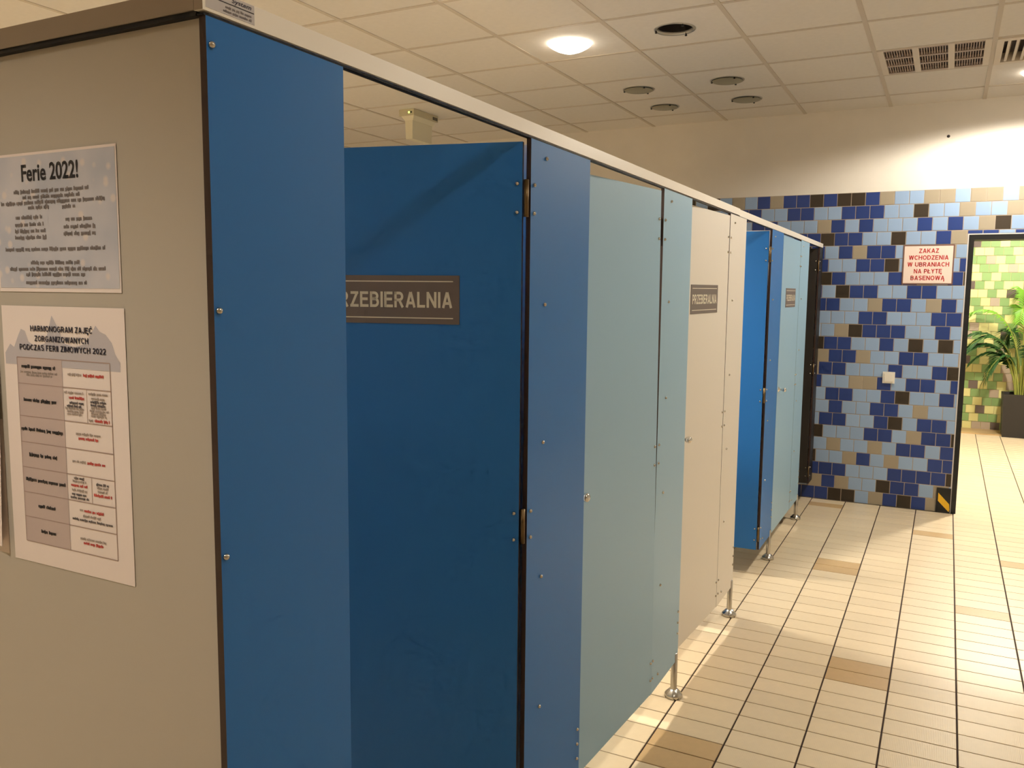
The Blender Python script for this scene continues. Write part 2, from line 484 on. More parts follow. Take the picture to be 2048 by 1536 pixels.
def tile_wall(parent, rows, yface, xmin, xmax, holes, visible, palette, limit=300, zpitch=T_PITCH, xpitch=0.1):
    """rows: list from the top of (x of a tile joint, tiles right of it, tiles left of it (outwards))"""
    rnd = random.Random(11)
    out = []
    n = len(rows)
    for r, (xb, right, left) in enumerate(rows):
        z0 = (n - 1 - r) * zpitch; z1 = z0 + zpitch
        k0 = math.floor((xmin - xb) / xpitch) - 1; k1 = math.ceil((xmax - xb) / xpitch) + 1
        prev = palette[0]
        for k in range(k0, k1):
            if 0 <= k < len(right):
                c = right[k]
            elif k < 0 and -k - 1 < len(left):
                c = left[-k - 1]
            else:
                c = rnd.choice(palette)
            a0 = max(xb + xpitch * k + 0.0024, xmin); a1 = min(xb + xpitch * (k + 1) - 0.0024, xmax)
            spans = [(a0, a1, z0 + 0.0024, z1 - 0.0024)]
            for (hx0, hx1, hz0, hz1) in holes:
                nxt = []
                for (p0, p1, q0, q1) in spans:
                    if p1 <= hx0 or p0 >= hx1 or q1 <= hz0 or q0 >= hz1:
                        nxt.append((p0, p1, q0, q1)); continue
                    if q1 > hz1 and q0 < hz1 and p0 > hx0 - 0.06:
                        if p0 < hx0: nxt.append((p0, hx0, q0, q1)); p0 = hx0
                        nxt.append((p0, p1, hz1, q1)); continue
                    if p0 < hx0: nxt.append((p0, hx0, q0, q1))
                    if p1 > hx1: nxt.append((hx1, p1, q0, q1))
                spans = nxt
            for (p0, p1, q0, q1) in spans:
                if p1 - p0 < 0.004 or q1 - q0 < 0.004:
                    continue
                ar = quad_area([(p0, yface, q0), (p1, yface, q0), (p1, yface, q1), (p0, yface, q1)]) if visible((p0 + p1) / 2, (q0 + q1) / 2) else 0
                out.append((ar, c, p0, p1, q0, q1))
    out.sort(key=lambda t: -t[0])
    bulk = MB(); keys = sorted(set(t[1] for t in out))
    for q, (ar, c, p0, p1, q0, q1) in enumerate(out):
        if q < limit and ar > 0:
            o = link('wall_tile', wall_tile_mesh(c), parent, ((p0 + p1) / 2, yface + 0.008, (q0 + q1) / 2))
            o.scale = ((p1 - p0) / 0.0962, 1, (q1 - q0) / 0.0962)
        else:
            k = len(bulk.v); f = len(bulk.f)
            bulk.slab(p0, p1, q0, q1, 0, 0.008, 0.0012)
            bulk.v[k:] = [(x, yface + 0.008 - z, y) for x, y, z in bulk.v[k:]]
            for g in range(f, len(bulk.f)):
                bulk.m[g] = keys.index(c)
    tag(bulk.build('wall_tiling', [M[c] for c in keys], parent), kind='stuff')

def end_wall():
    mb = MB()
    t = 0.2
    y0 = YW + 0.008
    mb.box((XL, y0, 0), (DX0 - 0.0085, y0 + t, H + 0.1))
    mb.box((DX1 + 0.0085, y0, 0), (XR, y0 + t, H + 0.1))
    mb.box((DX0 - 0.0085, y0, DZ + 0.0085), (DX1 + 0.0085, y0 + t, H + 0.1))
    w = tag(mb.build('wall_back', M['plaster']), kind='structure')
    g = MB()
    zt = 24 * T_PITCH
    g.box((XL, YW + 0.0018, 0), (DX0 - 0.0085, y0, zt)).box((DX1 + 0.0085, YW + 0.0018, 0), (XR, y0, zt)).box((DX0 - 0.0085, YW + 0.0018, DZ + 0.0085), (DX1 + 0.0085, y0, zt))
    g.build('grout_bed', M['grout_wall'], w)
    rows = [
        (-1.602, 'TLBTBBKBKKBTLLTTLTTLTTLB', 'LKLKB'),
        (-1.367, 'LLBBLLBBBLLKLLTLLTLBL', 'BBLLLK'),
        (-1.438, 'BBLLLTBLBLLLBLBLTKLLB', 'LLBK'),
        (-1.009, 'BKBBLLKLLBTBBLBLB', 'BLB'),
        (-0.873, 'LBTBBLBLTLLB', 'B'),
        (-0.844, 'LLBBKLTBLBLB', 'B'),
        (-0.814, 'BLLLBBTLBKLB', 'K'),
        (-0.781, 'KBBLLBBLLL', 'L'),
        (-0.846, 'BLLTBBLTBLL', 'B'),
        (-0.807, 'LLBBLLLBBL', 'L'),
        (-0.875, 'LTKBBBLLBLL', 'L'),
        (-0.849, 'BBLLBLKLKLL', 'K'),
        (-0.809, 'BBTLLBBLLL', 'T'),
        (-0.878, 'BBLLLBLLBKL', 'T'),
        (-0.851, 'LLTTBLBBLBL', 'B'),
        (-0.819, 'BBLLBKLLBLL', 'L'),
        (-0.790, 'BLLBBLTLLL', 'L'),
        (-0.858, 'BBLLBKLBBLL', 'L'),
        (-0.824, 'LLLBBLTBBKL', 'K'),
        (-0.791, 'TLLTLBBLBL', 'L'),
        (-0.869, 'LLTBLTLLBBL', 'K'),
        (-0.841, 'BBLLLBBBBKL', 'B'),
        (-0.817, 'BTLLKBBLTL', 'T'),
        (-0.865, 'BKKLTBKBTBL', 'B'),
    ]
    def vis(x, z):
        return (x > -0.97 and z < 2.0) or (x > -1.9 and z > 1.9)
    tile_wall(w, rows, YW, XL, XR, [(DX0 - 0.0085, DX1 + 0.0085, -1, DZ + 0.0085)], vis, 'LLLLBBBTK')
    # metal tile trim round the opening
    tr = MB()
    tr.box((DX0 - 0.008, YW - 0.001, 0), (DX0, YW + 0.03, DZ)).box((DX1, YW - 0.001, 0), (DX1 + 0.008, YW + 0.03, DZ)).box((DX0 - 0.008, YW - 0.001, DZ), (DX1 + 0.008, YW + 0.03, DZ + 0.008))
    tag(tr.build('trim_1', M['trim']), 'thin light metal edge trim around the tiled doorway', kind='structure')
    fr = MB()
    fr.box((DX0, YW + 0.002, 0), (DX0 + 0.034, YW + 0.208, DZ)).box((DX1 - 0.034, YW + 0.002, 0), (DX1, YW + 0.208, DZ)).box((DX0 + 0.034, YW + 0.002, DZ - 0.036), (DX1 - 0.034, YW + 0.208, DZ))
    tag(fr.build('door_1', M['black']), 'black door frame of the open passage to the green tiled hall', kind='structure')
    return w
wall_back = end_wall()

def plain_wall(name, a, b, mt='plaster'):
    return tag(MB().box(a, b).build(name, M[mt]), kind='structure')
plain_wall('wall_left', (XL - 0.15, YB - 0.15, 0), (XL, YW + 0.2, H + 0.1))
plain_wall('wall_right', (XR, YB - 0.15, 0), (XR + 0.15, YG + 0.15, H + 0.1))
plain_wall('wall_front', (XL, YB - 0.15, 0), (XR, YB, H + 0.1))
plain_wall('wall_hall_left', (-1.75, YW + 0.208, 0), (-1.6, YG + 0.15, H + 0.1))

def green_wall():
    w = tag(MB().box((-1.6, YG + 0.008, 0), (XR, YG + 0.15, H + 0.1)).build('wall_far', M['grout_green']), kind='structure')
    rows = [
        (0.33, 'GYGGYGY', 'YGYG'), (0.30, 'YYGYGSY', 'GGYS'), (0.36, 'GYYGGYY', 'YGGY'), (0.34, 'SYGGYGG', 'GYYG'), (0.31, 'YGGYSGY', 'YYG'), (0.38, 'GGYYGYG', 'GYS'),
        (0.309, 'GGYGGYG', 'DGY'), (0.447, 'GGYYGYG', 'YYG'), (0.372, 'SYGYYGG', 'GGY'), (0.308, 'GGYSYGG', 'YGY'), (0.339, 'GYGGGYY', 'YYG'), (0.373, 'YGYYGDY', 'GDY'),
        (0.408, 'GYDGYYG', 'YYG'), (0.343, 'YSGYGGY', 'GGY'), (0.376, 'YYGGYYS', 'GYG'), (0.606, 'YGYGY', 'GGGYG'), (0.344, 'YYGGYGD', 'SGY'), (0.576, 'DYGYG', 'YYGSG'),
        (0.31, 'GYGGYSG', 'YGG'), (0.34, 'YGSYGGY', 'GYY'), (0.375, 'YGYGGYY', 'GDY'), (0.404, 'GYSGYYG', 'YYG'), (0.433, 'YGSYGGY', 'GGYG'), (0.275, 'DYGYSGY', 'GY'),
        (0.302, 'GGSYGYG', 'YG'), (0.331, 'YGGYYGY', 'GY'), (0.365, 'DYYGYGG', 'YGY'), (0.303, 'YGGYGDY', 'GY'), (0.335, 'SSDGYGY', 'YDG'),
    ]
    def vis(x, z):
        return 0.1 < x < 1.1 and z < 2.45
    tile_wall(w, rows, YG, -1.6, XR, [], vis, 'YYYGGGSD', limit=300, zpitch=0.1)
    return w
green_wall()

# ------------------------------------------------------------------ ceiling
CX0, CPX, CY0, CPY = -1.6755, 0.606, 4.2009, 0.5955
ceiling = tag(MB().box((XL, YB, H + 0.24), (XR, YG, H + 0.34)).build('ceiling', M['plaster']), kind='structure')
plain_wall('ceiling_hall', (-1.6, YW + 0.208, H + 0.02), (XR, YG, H + 0.2))
ix = [i for i in range(-9, 9) if XL - CPX < CX0 + CPX * i < XR]
jy = [j for j in range(-14, 7) if YB - CPY < CY0 + CPY * j < YW]
for i in ix:
    x = CX0 + CPX * i
    if x - 0.012 > XL:
        MB().box((x - 0.012, YB, H), (x + 0.012, YW + 0.008, H + 0.03)).build('grid_bar', M['tbar'], ceiling)
for j in jy:
    y = CY0 + CPY * j
    if y - 0.012 > YB:
        for i in ix:
            xa = max(CX0 + CPX * i + 0.012, XL); xb = min(CX0 + CPX * (i + 1) - 0.012, XR)
            MB().box((xa, y - 0.012, H + 0.0012), (xb, y + 0.012, H + 0.03)).build('cross_bar', M['tbar'], ceiling)

def hole_panel(sx, sy, r):
    mb = MB(); n = 32
    for k in range(n):
        a0, a1 = 2 * math.pi * k / n, 2 * math.pi * (k + 1) / n
        def sq(a):
            c, s = math.cos(a), math.sin(a)
            t = min(sx / abs(c) if abs(c) > 1e-6 else 1e9, sy / abs(s) if abs(s) > 1e-6 else 1e9)
            return (t * c, t * s, 0)
        p0, p1 = sq(a0), sq(a1)
        q0, q1 = (r * math.cos(a0), r * math.sin(a0), 0), (r * math.cos(a1), r * math.sin(a1), 0)
        pts = [q0, p0, p1, q1]
        if abs(abs(p0[0]) - sx) < 1e-6 and abs(abs(p1[1]) - sy) < 1e-6 or abs(abs(p0[1]) - sy) < 1e-6 and abs(abs(p1[0]) - sx) < 1e-6:
            pts = [q0, p0, (math.copysign(sx, p0[0] + p1[0]), math.copysign(sy, p0[1] + p1[1]), 0), p1, q1]
        mb.face(pts[::-1])
        mb.face([q0, q1, (q1[0], q1[1], 0.02), (q0[0], q0[1], 0.02)][::-1])
    return mb.mesh('ceiling_panel', M['ceil'])

OFF_LAMPS = [(-1.3725, 4.4987, 'open'), (-1.9785, 5.6897, 'a'), (-1.9785, 6.2852, 'b'), (-1.3725, 5.6897, 'c'), (-1.3725, 6.2852, 'd')]
lamp_cells = set()
for x, y, *_ in LAMPS_CABIN + LAMPS_AISLE + OFF_LAMPS:
    lamp_cells.add((math.floor((x - CX0) / CPX), math.floor((y - CY0) / CPY)))
vent_cells = {(2, 2), (3, 2)}
px_, py_ = CPX - 0.022, CPY - 0.022
panel_plain = MB().box((-px_ / 2, -py_ / 2, 0), (px_ / 2, py_ / 2, 0.015)).mesh('ceiling_panel', M['ceil'])
panel_hole = hole_panel(px_ / 2, py_ / 2, 0.098)
lamp_xy = {}
for i in ix:
    for j in jy:
        if (i, j) in vent_cells:
            continue
        cx, cy = CX0 + CPX * (i + 0.5), CY0 + CPY * (j + 0.5)
        x0, x1 = max(cx - px_ / 2, XL), min(cx + px_ / 2, XR)
        y0, y1 = max(cy - py_ / 2, YB), min(cy + py_ / 2, YW + 0.008)
        if x1 - x0 < 0.02 or y1 - y0 < 0.02:
            continue
        if (i, j) in lamp_cells:
            link('ceiling_panel', panel_hole, ceiling, (cx, cy, H + 0.004))
            lamp_xy[(i, j)] = (cx, cy)
        else:
            o = link('ceiling_panel', panel_plain, ceiling, ((x0 + x1) / 2, (y0 + y1) / 2, H + 0.004))
            o.scale = ((x1 - x0) / px_, (y1 - y0) / py_, 1)

# ------------------------------------------------------------------ ceiling lamps
ring_me = MB().lathe([(0.096, 0.012), (0.096, -0.003), (0.108, -0.004), (0.110, 0.0), (0.110, 0.004)], seg=32).mesh('ring', M['ring'])
can_me = MB().lathe([(0.094, 0.012), (0.090, 0.08), (0.07, 0.16), (0.0, 0.165)], seg=24).mesh('housing', M['can'])
bulb_me = MB().lathe([(0.0, 0.035), (0.022, 0.04), (0.03, 0.07), (0.02, 0.12), (0.0, 0.15)], seg=12).mesh('bulb', M['white_plastic'])
disc_me = MB().lathe([(0.0, -0.011), (0.092, -0.011), (0.098, -0.009), (0.098, -0.006), (0.092, -0.005), (0.0, -0.005)], seg=32).mesh('glass_disc', M['frost'])
bowl_me = MB().lathe([(0.122, 0.002), (0.121, -0.008), (0.105, -0.020), (0.075, -0.036), (0.035, -0.050), (0.0, -0.055)], seg=32).mesh('glass_bowl', M['glow'])
pin_me = MB().lathe([(0.0, -0.016), (0.006, -0.015), (0.007, -0.010), (0.004, -0.009), (0.004, 0.004)], seg=10).mesh('pin', M['black'])

def ceiling_lamp(x, y, label, watts=None, disc=True, group='round ceiling lamps', z=None, aim=150):
    t = thing('ceiling_lamp', label, 'lamp', (x, y, H + 0.004 if z is None else z), group)
    link('ring', ring_me, t)
    if watts is None:
        link('housing', can_me, t)
        if disc:
            link('glass_disc', disc_me, t)
        else:
            link('bulb', bulb_me, t)
        for k in range(3):
            a = math.radians(190 + 120 * k)
            link('pin', pin_me, t, (0.099 * math.cos(a), 0.099 * math.sin(a), 0))
    else:
        link('glass_bowl', bowl_me, t)
        ld = bpy.data.lights.new('lamp_light', 'SPOT')
        ld.energy = watts * 4
        ld.color = LAMP_COL
        ld.spot_size = math.radians(aim)
        ld.spot_blend = 0.5 if aim < 165 else 0.25
        ld.shadow_soft_size = 0.09
        l = link('lamp_light', ld, t, (0, 0, -0.07))
    return t

lit_names = {0: 'glowing round ceiling lamp above the cabins, left of the dark open lamp', 1: 'lit ceiling lamp above the cabin with the pale blue door, just above the picture',
             2: 'lit ceiling lamp over the nearest blue cabin, out of the picture above', 3: 'unseen ceiling lamp added to light the grey side panel and its notices', 4: 'unseen ceiling lamp added left of the cabin row for bounce light', 5: 'unseen ceiling lamp added far left behind the side panel for bounce light'}
for k, (x, y, w) in enumerate(LAMPS_CABIN):
    key = (math.floor((x - CX0) / CPX), math.floor((y - CY0) / CPY))
    x, y = lamp_xy[key]
    ceiling_lamp(x, y, lit_names[k], w, aim=104 if k == 3 else 128)  # narrower cone keeps the added side panel lamp's light low
aisle_names = ['bright ceiling lamp at the right picture edge, by the louvred air vent', 'lit ceiling lamp over the aisle floor, out of the picture to the right', 'lit ceiling lamp over the aisle beside the camera, out of the picture']
for k, (x, y, w) in enumerate(LAMPS_AISLE):
    key = (math.floor((x - CX0) / CPX), math.floor((y - CY0) / CPY))
    x, y = lamp_xy[key]
    ceiling_lamp(x, y, aisle_names[k], w, aim=167 if k == 0 else 162)
off_names = {'open': 'unlit ceiling lamp with a dark open centre, right of the glowing lamp', 'a': 'unlit grey glass ceiling lamp, leftmost of the four near the end wall',
             'b': 'unlit grey glass ceiling lamp, nearer the end wall and left of the pair', 'c': 'unlit grey glass ceiling lamp below the dark open lamp, uppermost of four', 'd': 'unlit grey glass ceiling lamp, rightmost of the four near the end wall'}
for x, y, k in OFF_LAMPS:
    ceiling_lamp(x, y, off_names[k], None, disc=(k != 'open'))
for k, (x, y, w) in enumerate(LAMPS_POOL):
    ceiling_lamp(x, y, ['lit ceiling lamp inside the green tiled hall near its doorway', 'lit ceiling lamp inside the green hall over the palm'][k], w, z=H + 0.02, group='round ceiling lamps in the green hall', aim=165)

# ------------------------------------------------------------------ air vents
vx0, vx1, vy0, vy1 = CX0 + CPX * 2 + 0.012, CX0 + CPX * 3 - 0.012, CY0 + CPY * 2 + 0.012, CY0 + CPY * 3 - 0.012
t = thing('air_vent', 'white ceiling air grille with nine fine dark meshes', 'vent', ((vx0 + vx1) / 2, (vy0 + vy1) / 2, H))
off = t.location
MB().box((vx0, vy0, H + 0.02), (vx1, vy1, H + 0.024)).build('backing', M['slot'], t, off)
wv = (vx1 - vx0)
bars = [vx0, vx0 + 0.036]
cw = (wv - 4 * 0.034) / 3
for k in range(4):
    a = vx0 + k * (cw + 0.034)
    MB().box((a, vy0, H + 0.001), (a + 0.034, vy1, H + 0.02)).build('mullion', M['grille'], t, off)
for k in range(3):
    a = vx0 + 0.034 + k * (cw + 0.034)
    for q in range(4):
        yy = vy0 + q * (vy1 - vy0 - 0.02) / 3
        MB().box((a, yy - 0.004, H + 0.002), (a + cw, yy + 0.024, H + 0.02)).build('cross_piece', M['slat'], t, off)
    fine = MB()
    for s in range(1, 11):
        xx = a + cw * s / 11
        fine.box((xx - 0.0022, vy0, H + 0.006), (xx + 0.0022, vy1, H + 0.02))
    tag(fine.build('fine_slats', M['slat'], t, off), kind='stuff')
vx0, vx1 = CX0 + CPX * 3 + 0.012, CX0 + CPX * 4 - 0.012
t = thing('louvre_vent', 'white louvred ceiling vent at the right picture edge', 'vent', ((vx0 + vx1) / 2, (vy0 + vy1) / 2, H))
off = t.location
MB().box((vx0, vy0, H + 0.05), (vx1, vy1, H + 0.054)).build('backing', M['slot'], t, off)
fr = MB()
fr.box((vx0, vy0, H - 0.004), (vx0 + 0.034, vy1, H + 0.05)).box((vx1 - 0.034, vy0, H - 0.004), (vx1, vy1, H + 0.05))
fr.box((vx0 + 0.034, vy0, H - 0.004), (vx1 - 0.034, vy0 + 0.05, H + 0.05)).box((vx0 + 0.034, vy1 - 0.05, H - 0.004), (vx1 - 0.034, vy1, H + 0.05))
fr.build('frame', M['grille'], t, off)
for s in range(12):
    xx = vx0 + 0.052 + s * 0.041
    mb = MB()
    mb.face([(xx, vy0 + 0.05, H), (xx + 0.016, vy0 + 0.05, H + 0.045), (xx + 0.016, vy1 - 0.05, H + 0.045), (xx, vy1 - 0.05, H)])
    mb.face([(xx + 0.014, vy0 + 0.05, H), (xx + 0.027, vy0 + 0.05, H + 0.045), (xx + 0.027, vy1 - 0.05, H + 0.045), (xx + 0.014, vy1 - 0.05, H)][::-1])
    mb.face([(xx, vy0 + 0.05, H), (xx, vy1 - 0.05, H), (xx + 0.014, vy1 - 0.05, H), (xx + 0.014, vy0 + 0.05, H)])
    mb.build('slat', M['grille'], t, off)

# ------------------------------------------------------------------ emergency light on the ceiling behind the cabins
t = thing('emergency_light', 'pale box-shaped emergency light hanging from ceiling behind open blue door', 'light', (-3.79, 5.70, H))
off = t.location
hs = MB()
def taper(mb, a, b, ins, mi=0):
    (x0, y0, z0), (x1, y1, z1) = a, b
    n = len(mb.v)
    mb.v += [(x0 + ins, y0 + ins, z0), (x1 - ins, y0 + ins, z0), (x1 - ins, y1 - ins, z0), (x0 + ins, y1 - ins, z0), (x0, y0, z1), (x1, y0, z1), (x1, y1, z1), (x0, y1, z1)]
    for idx in ((0, 3, 2, 1), (4, 5, 6, 7), (0, 1, 5, 4), (2, 3, 7, 6), (1, 2, 6, 5), (0, 4, 7, 3)):
        mb.f.append(tuple(n + i for i in idx)); mb.m.append(mi); mb.s.append(False)
hs.box((-3.865, 5.535, H - 0.045), (-3.728, 5.877, H + 0.002))
hs.build('housing', M['exit'], t, off)
mid = MB(); taper(mid, (-3.855, 5.545, H - 0.075), (-3.738, 5.867, H - 0.045), 0.02); mid.build('collar', M['exit_glow'], t, off)
dp = MB(); taper(dp, (-3.832, 5.565, H - 0.215), (-3.762, 5.845, H - 0.075), 0.005); dp.build('diffuser', M['exit_glow'], t, off)
MB().lathe([(0.0, -0.004), (0.007, -0.003), (0.008, 0.0)], (-3.775, 5.535, H - 0.022), 'y', 10).build('status_lamp', M['led'], t, off)
MB().lathe([(0.0, -0.004), (0.007, -0.003), (0.008, 0.0)], (-3.755, 5.535, H - 0.022), 'y', 10).build('test_button', M['black'], t, off)
mk = MB()
for q in range(4):
    mk.box((-3.7281, 5.80 + q * 0.018, H - 0.036), (-3.7268, 5.812 + q * 0.018, H - 0.012))
mk.build('printed_mark', M['ink'], t, off)

# ------------------------------------------------------------------ changing cabins
screw_me = MB().lathe([(0.0050, 0.0), (0.0048, 0.0028), (0.0032, 0.0052), (0.0, 0.0060)], axis='x', seg=10).mesh('screw', M['steel'])
knob_me = MB().lathe([(0.017, 0.0), (0.017, 0.004), (0.007, 0.006), (0.007, 0.022), (0.011, 0.025), (0.0145, 0.034), (0.0125, 0.043), (0.006, 0.047), (0.0, 0.048)], axis='x', seg=20).mesh('knob', M['chrome'])
hinge_me = MB().lathe([(0.0, -0.043), (0.0062, -0.043), (0.0062, 0.043), (0.0, 0.043)], seg=12).box((-0.006, 0.0, -0.04), (-0.003, 0.03, 0.04)).mesh('hinge', M['brass'])
foot_tube = MB().lathe([(0.0, 0.185), (0.010, 0.185), (0.013, 0.182), (0.013, 0.02)], seg=18).mesh('tube', M['steel'])
foot_base = MB().lathe([(0.013, 0.034), (0.018, 0.032), (0.034, 0.016), (0.036, 0.012), (0.036, 0.002), (0.034, 0.0), (0.0, 0.0)], seg=28).mesh('base', M['steel'])
TP = 0.012
ZB, ZT = 0.15, 1.976
DZ0, DZ1 = 0.153, 1.966
HINGE_Z = (1.837, 1.048, 0.244)
XBACK = -2.12

# pilaster left edge, right edge, colour; opening before it; door swing in degrees; door sag
PIL = [(1.805, 2.170, 'blue', 1.115, 77.0, 0.0), (2.845, 3.200, 'pale', 2.170, 4.2, 1.3), (3.836, 4.172, 'beige', 3.200, 3.0, 0.25),
       (4.845, 5.203, 'blue', 4.172, 88.0, 0.0), (5.878, 6.248, 'pale', 5.203, 0.0, 0.0), (6.790, 6.955, 'brown', 6.248, 84.0, 0.0)]
CAB_LABEL = ['nearest blue changing cabin, its blue door standing open, notices on its grey side',
             'pale blue changing cabin with its door ajar, next to the nearest blue cabin',
             'light grey changing cabin with closed door between the pale blue and the farther blue cabin',
             'farther blue changing cabin with its blue door open, beyond the light grey cabin',
             'farther pale blue changing cabin with closed door, next to the dark brown cabin',
             'dark brown changing cabin, last of the row against the tiled end wall']

def screws(parent, off, spots):
    for x, y, z in spots:
        link('screw', screw_me, parent, (x - off[0], y - off[1], z - off[2]))

door_mw = {}
for k, (pl, pr, colr, op, ang, sag) in enumerate(PIL):
    y_start = PIL[k - 1][1] if k else 0.832
    t = thing('changing_cabin', CAB_LABEL[k], 'changing cabin', (XC - 0.6, (op + pl) / 2, 0), 'changing cabins in one row')
    off = t.location
    if k == 0:
        fp = MB().box((XC - TP, 0.832, ZB), (XC, op, ZT), 0, 1, 'x').build('front_panel', [M['blue'], M['core']], t, off)
        screws(fp, off, [(XC, 0.840, z) for z in (1.94, 1.589, 1.242, 0.894, 0.544, 0.2)])
        ep = MB().box((XBACK, 0.838, ZB), (XC - TP - 0.0005, 0.850, ZT), 0, 1, 'y').build('side_panel', [M['grey'], M['core']], t, off)
        f = link('foot', foot_tube, t, (XC - 0.006 - off[0], 0.855 - off[1], 0)); link('foot_base', foot_base, f)
        f = link('foot', foot_tube, t, (XBACK + 0.03 - off[0], 0.844 - off[1], 0)); link('foot_base', foot_base, f)
    fp = MB().box((XC - TP, pl, ZB), (XC, pr, ZT), 0, 1, 'x').build('front_panel', [M[colr], M['core']], t, off)
    sc_ = [(XC, pl + 0.083, z) for z in (1.94, 1.588, 1.243, 0.894, 0.544, 0.2)] if k < 5 else []
    sc_ += [(XC, pl + 0.017, hz + d) for hz in HINGE_Z for d in (0.033, -0.033)]
    if k < 5:
        sc_ += [(XC, pr - 0.02, z) for z in (0.355, 0.31, 0.265)]
    screws(fp, off, sc_)
    if k < 5:
        f = link('foot', foot_tube, t, (XC - 0.006 - off[0], pr - 0.024 - off[1], 0)); link('foot_base', foot_base, f)
        MB().box((XBACK, pl + 0.077, ZB), (XC - TP - 0.0005, pl + 0.089, ZT), 0, 1, 'y').build('partition', [M['beige'], M['core']], t, off)
        f = link('foot', foot_tube, t, (XBACK + 0.03 - off[0], pl + 0.083 - off[1], 0)); link('foot_base', foot_base, f)
    y0b = 0.850 if k == 0 else PIL[k - 1][0] + 0.089
    y1b = pl + 0.077 if k < 5 else 6.955
    MB().box((XBACK - TP, y0b - (0.012 if k == 0 else 0.006), ZB), (XBACK - 0.0005, y1b + 0.006, ZT), 0, 1, 'x').build('rear_panel', [M[colr], M['core']], t, off)
    # door: local frame on the hinge axis, local -y along the closed door, local +x towards the aisle
    wide = ang > 40
    L = (pl - op) - (0.016 if wide else 0.006)
    ax = (XC - 0.006, pl - (0.012 if wide else 0.003))
    dm = MB().box((-0.006, -L, DZ0), (0.006, -0.008 if wide else -0.003, DZ1), 0, 1, 'x').mesh('cabin_door', [M[colr], M['core']])
    d = link('cabin_door', dm, t, (ax[0] - off[0], ax[1] - off[1], 0))
    rot = Matrix.Rotation(math.radians(-ang), 4, 'Z') @ Matrix.Translation((0, 0, 1.0)) @ Matrix.Rotation(math.radians(sag), 4, 'X') @ Matrix.Translation((0, 0, -1.0))
    d.matrix_local = Matrix.Translation((ax[0] - off[0], ax[1] - off[1], 0)) @ rot
    door_mw[k] = Matrix.Translation((ax[0], ax[1], 0)) @ rot
    for hz in HINGE_Z:
        link('hinge', hinge_me, fp, (ax[0] - off[0] - (0.0 if wide else 0.010), ax[1] - off[1], hz))
        for s in (0.033, -0.033):
            link('screw', screw_me, d, (0.006, -0.020, hz + s))
    link('knob', knob_me, d, (0.006, -(L - 0.042), 1.043))

# ------------------------------------------------------------------ header rail over the cabins
t = thing('header_rail', 'long pale header rail along the top of the cabin row', 'rail', (XC - 0.02, 3.9, 1.98))
off = t.location
RZ0, RZ1 = 1.982, 2.0125
MB().box((XC - 0.015, 0.8265, RZ0), (XC + 0.001, 4.018, RZ1), 1, 0, 'y').build('rail_segment', [M['rail'], M['side_rail']], t, off)
MB().box((XC - 0.016, 4.020, RZ0 - 0.003), (XC - 0.0005, 6.955, RZ1 - 0.003)).build('rail_segment', M['rail'], t, off)
MB().box((XBACK - 0.02, 0.8265, RZ0 + 0.001), (XC - 0.0155, 0.853, RZ1)).build('side_rail', M['side_rail'], t, off)
MB().box((XBACK - 0.015, 0.854, RZ0), (XBACK + 0.003, 6.955, RZ1)).build('rear_rail', M['rail'], t, off)
MB().box((XC - 0.0135, 0.830, ZT + 0.0003), (XC - 0.0015, 6.950, RZ0 - 0.0033)).build('shadow_gap', M['shadow_gap'], t, off)  # dark strip stands in for the shadow gap under the front rail
MB().box((XBACK - 0.010, 0.829, ZT + 0.0004), (XC - 0.0145, 0.851, RZ0 + 0.0008)).build('shadow_gap', M['shadow_gap'], t, off)  # same painted shade strip under the side rail

# ------------------------------------------------------------------ greeked small print (words too small to read)
def greek(segs, h, seed, ox, oz, y, lead=1.0):
    """segs of (x0, x1, z) -> word blobs made of letter strokes standing just proud of a sheet at depth y"""
    r = random.Random(seed); mb = MB()
    for x0, x1, z in segs:
        x = x0
        while x < x1 - h * 0.5:
            nlet = r.randint(3, 9)
            for q in range(nlet):
                w = h * r.uniform(0.42, 0.62)
                if x + w > x1:
                    break
                top = h * r.choice((0.36, 0.36, 0.36, 0.62)); bot = -h * r.choice((0.36, 0.36, 0.36, 0.55))
                g = w * 0.1
                mb.face([(x + g - ox, y, z + bot - oz), (x + w - g - ox, y, z + bot - oz), (x + w - g - ox, y, z + top - oz), (x + g - ox, y, z + top - oz)])
                x += w
            x += h * 0.5
    return mb

# ------------------------------------------------------------------ notices taped to the grey side panel
YP = 0.838
def sheet(name, x0, x1, z0, z1, mats, parent, curl=0.0, n=10, border=0.0, th=0.0004):
    mb = MB()
    cx, cz = (x0 + x1) / 2, z0
    def dy(u, v):
        return -0.0012 - curl * (max(0, u) ** 3) * (1 - v) ** 1.5 - 0.0008 * math.sin(u * 7 + v * 3) * (1 if curl else 0)
    g = [[None] * (n + 1) for _ in range(n + 1)]
    for a in range(n + 1):
        for b in range(n + 1):
            u, v = a / n, b / n
            g[a][b] = (x0 + (x1 - x0) * u - cx, dy(u, v), z0 + (z1 - z0) * v - cz)
    for a in range(n):
        for b in range(n):
            mb.face([g[a][b], g[a + 1][b], g[a + 1][b + 1], g[a][b + 1]], 0, True)
            mb.face([(p[0], p[1] + th, p[2]) for p in (g[a][b], g[a][b + 1], g[a + 1][b + 1], g[a + 1][b])], 0, True)
    return mb.build(name, mats, parent)

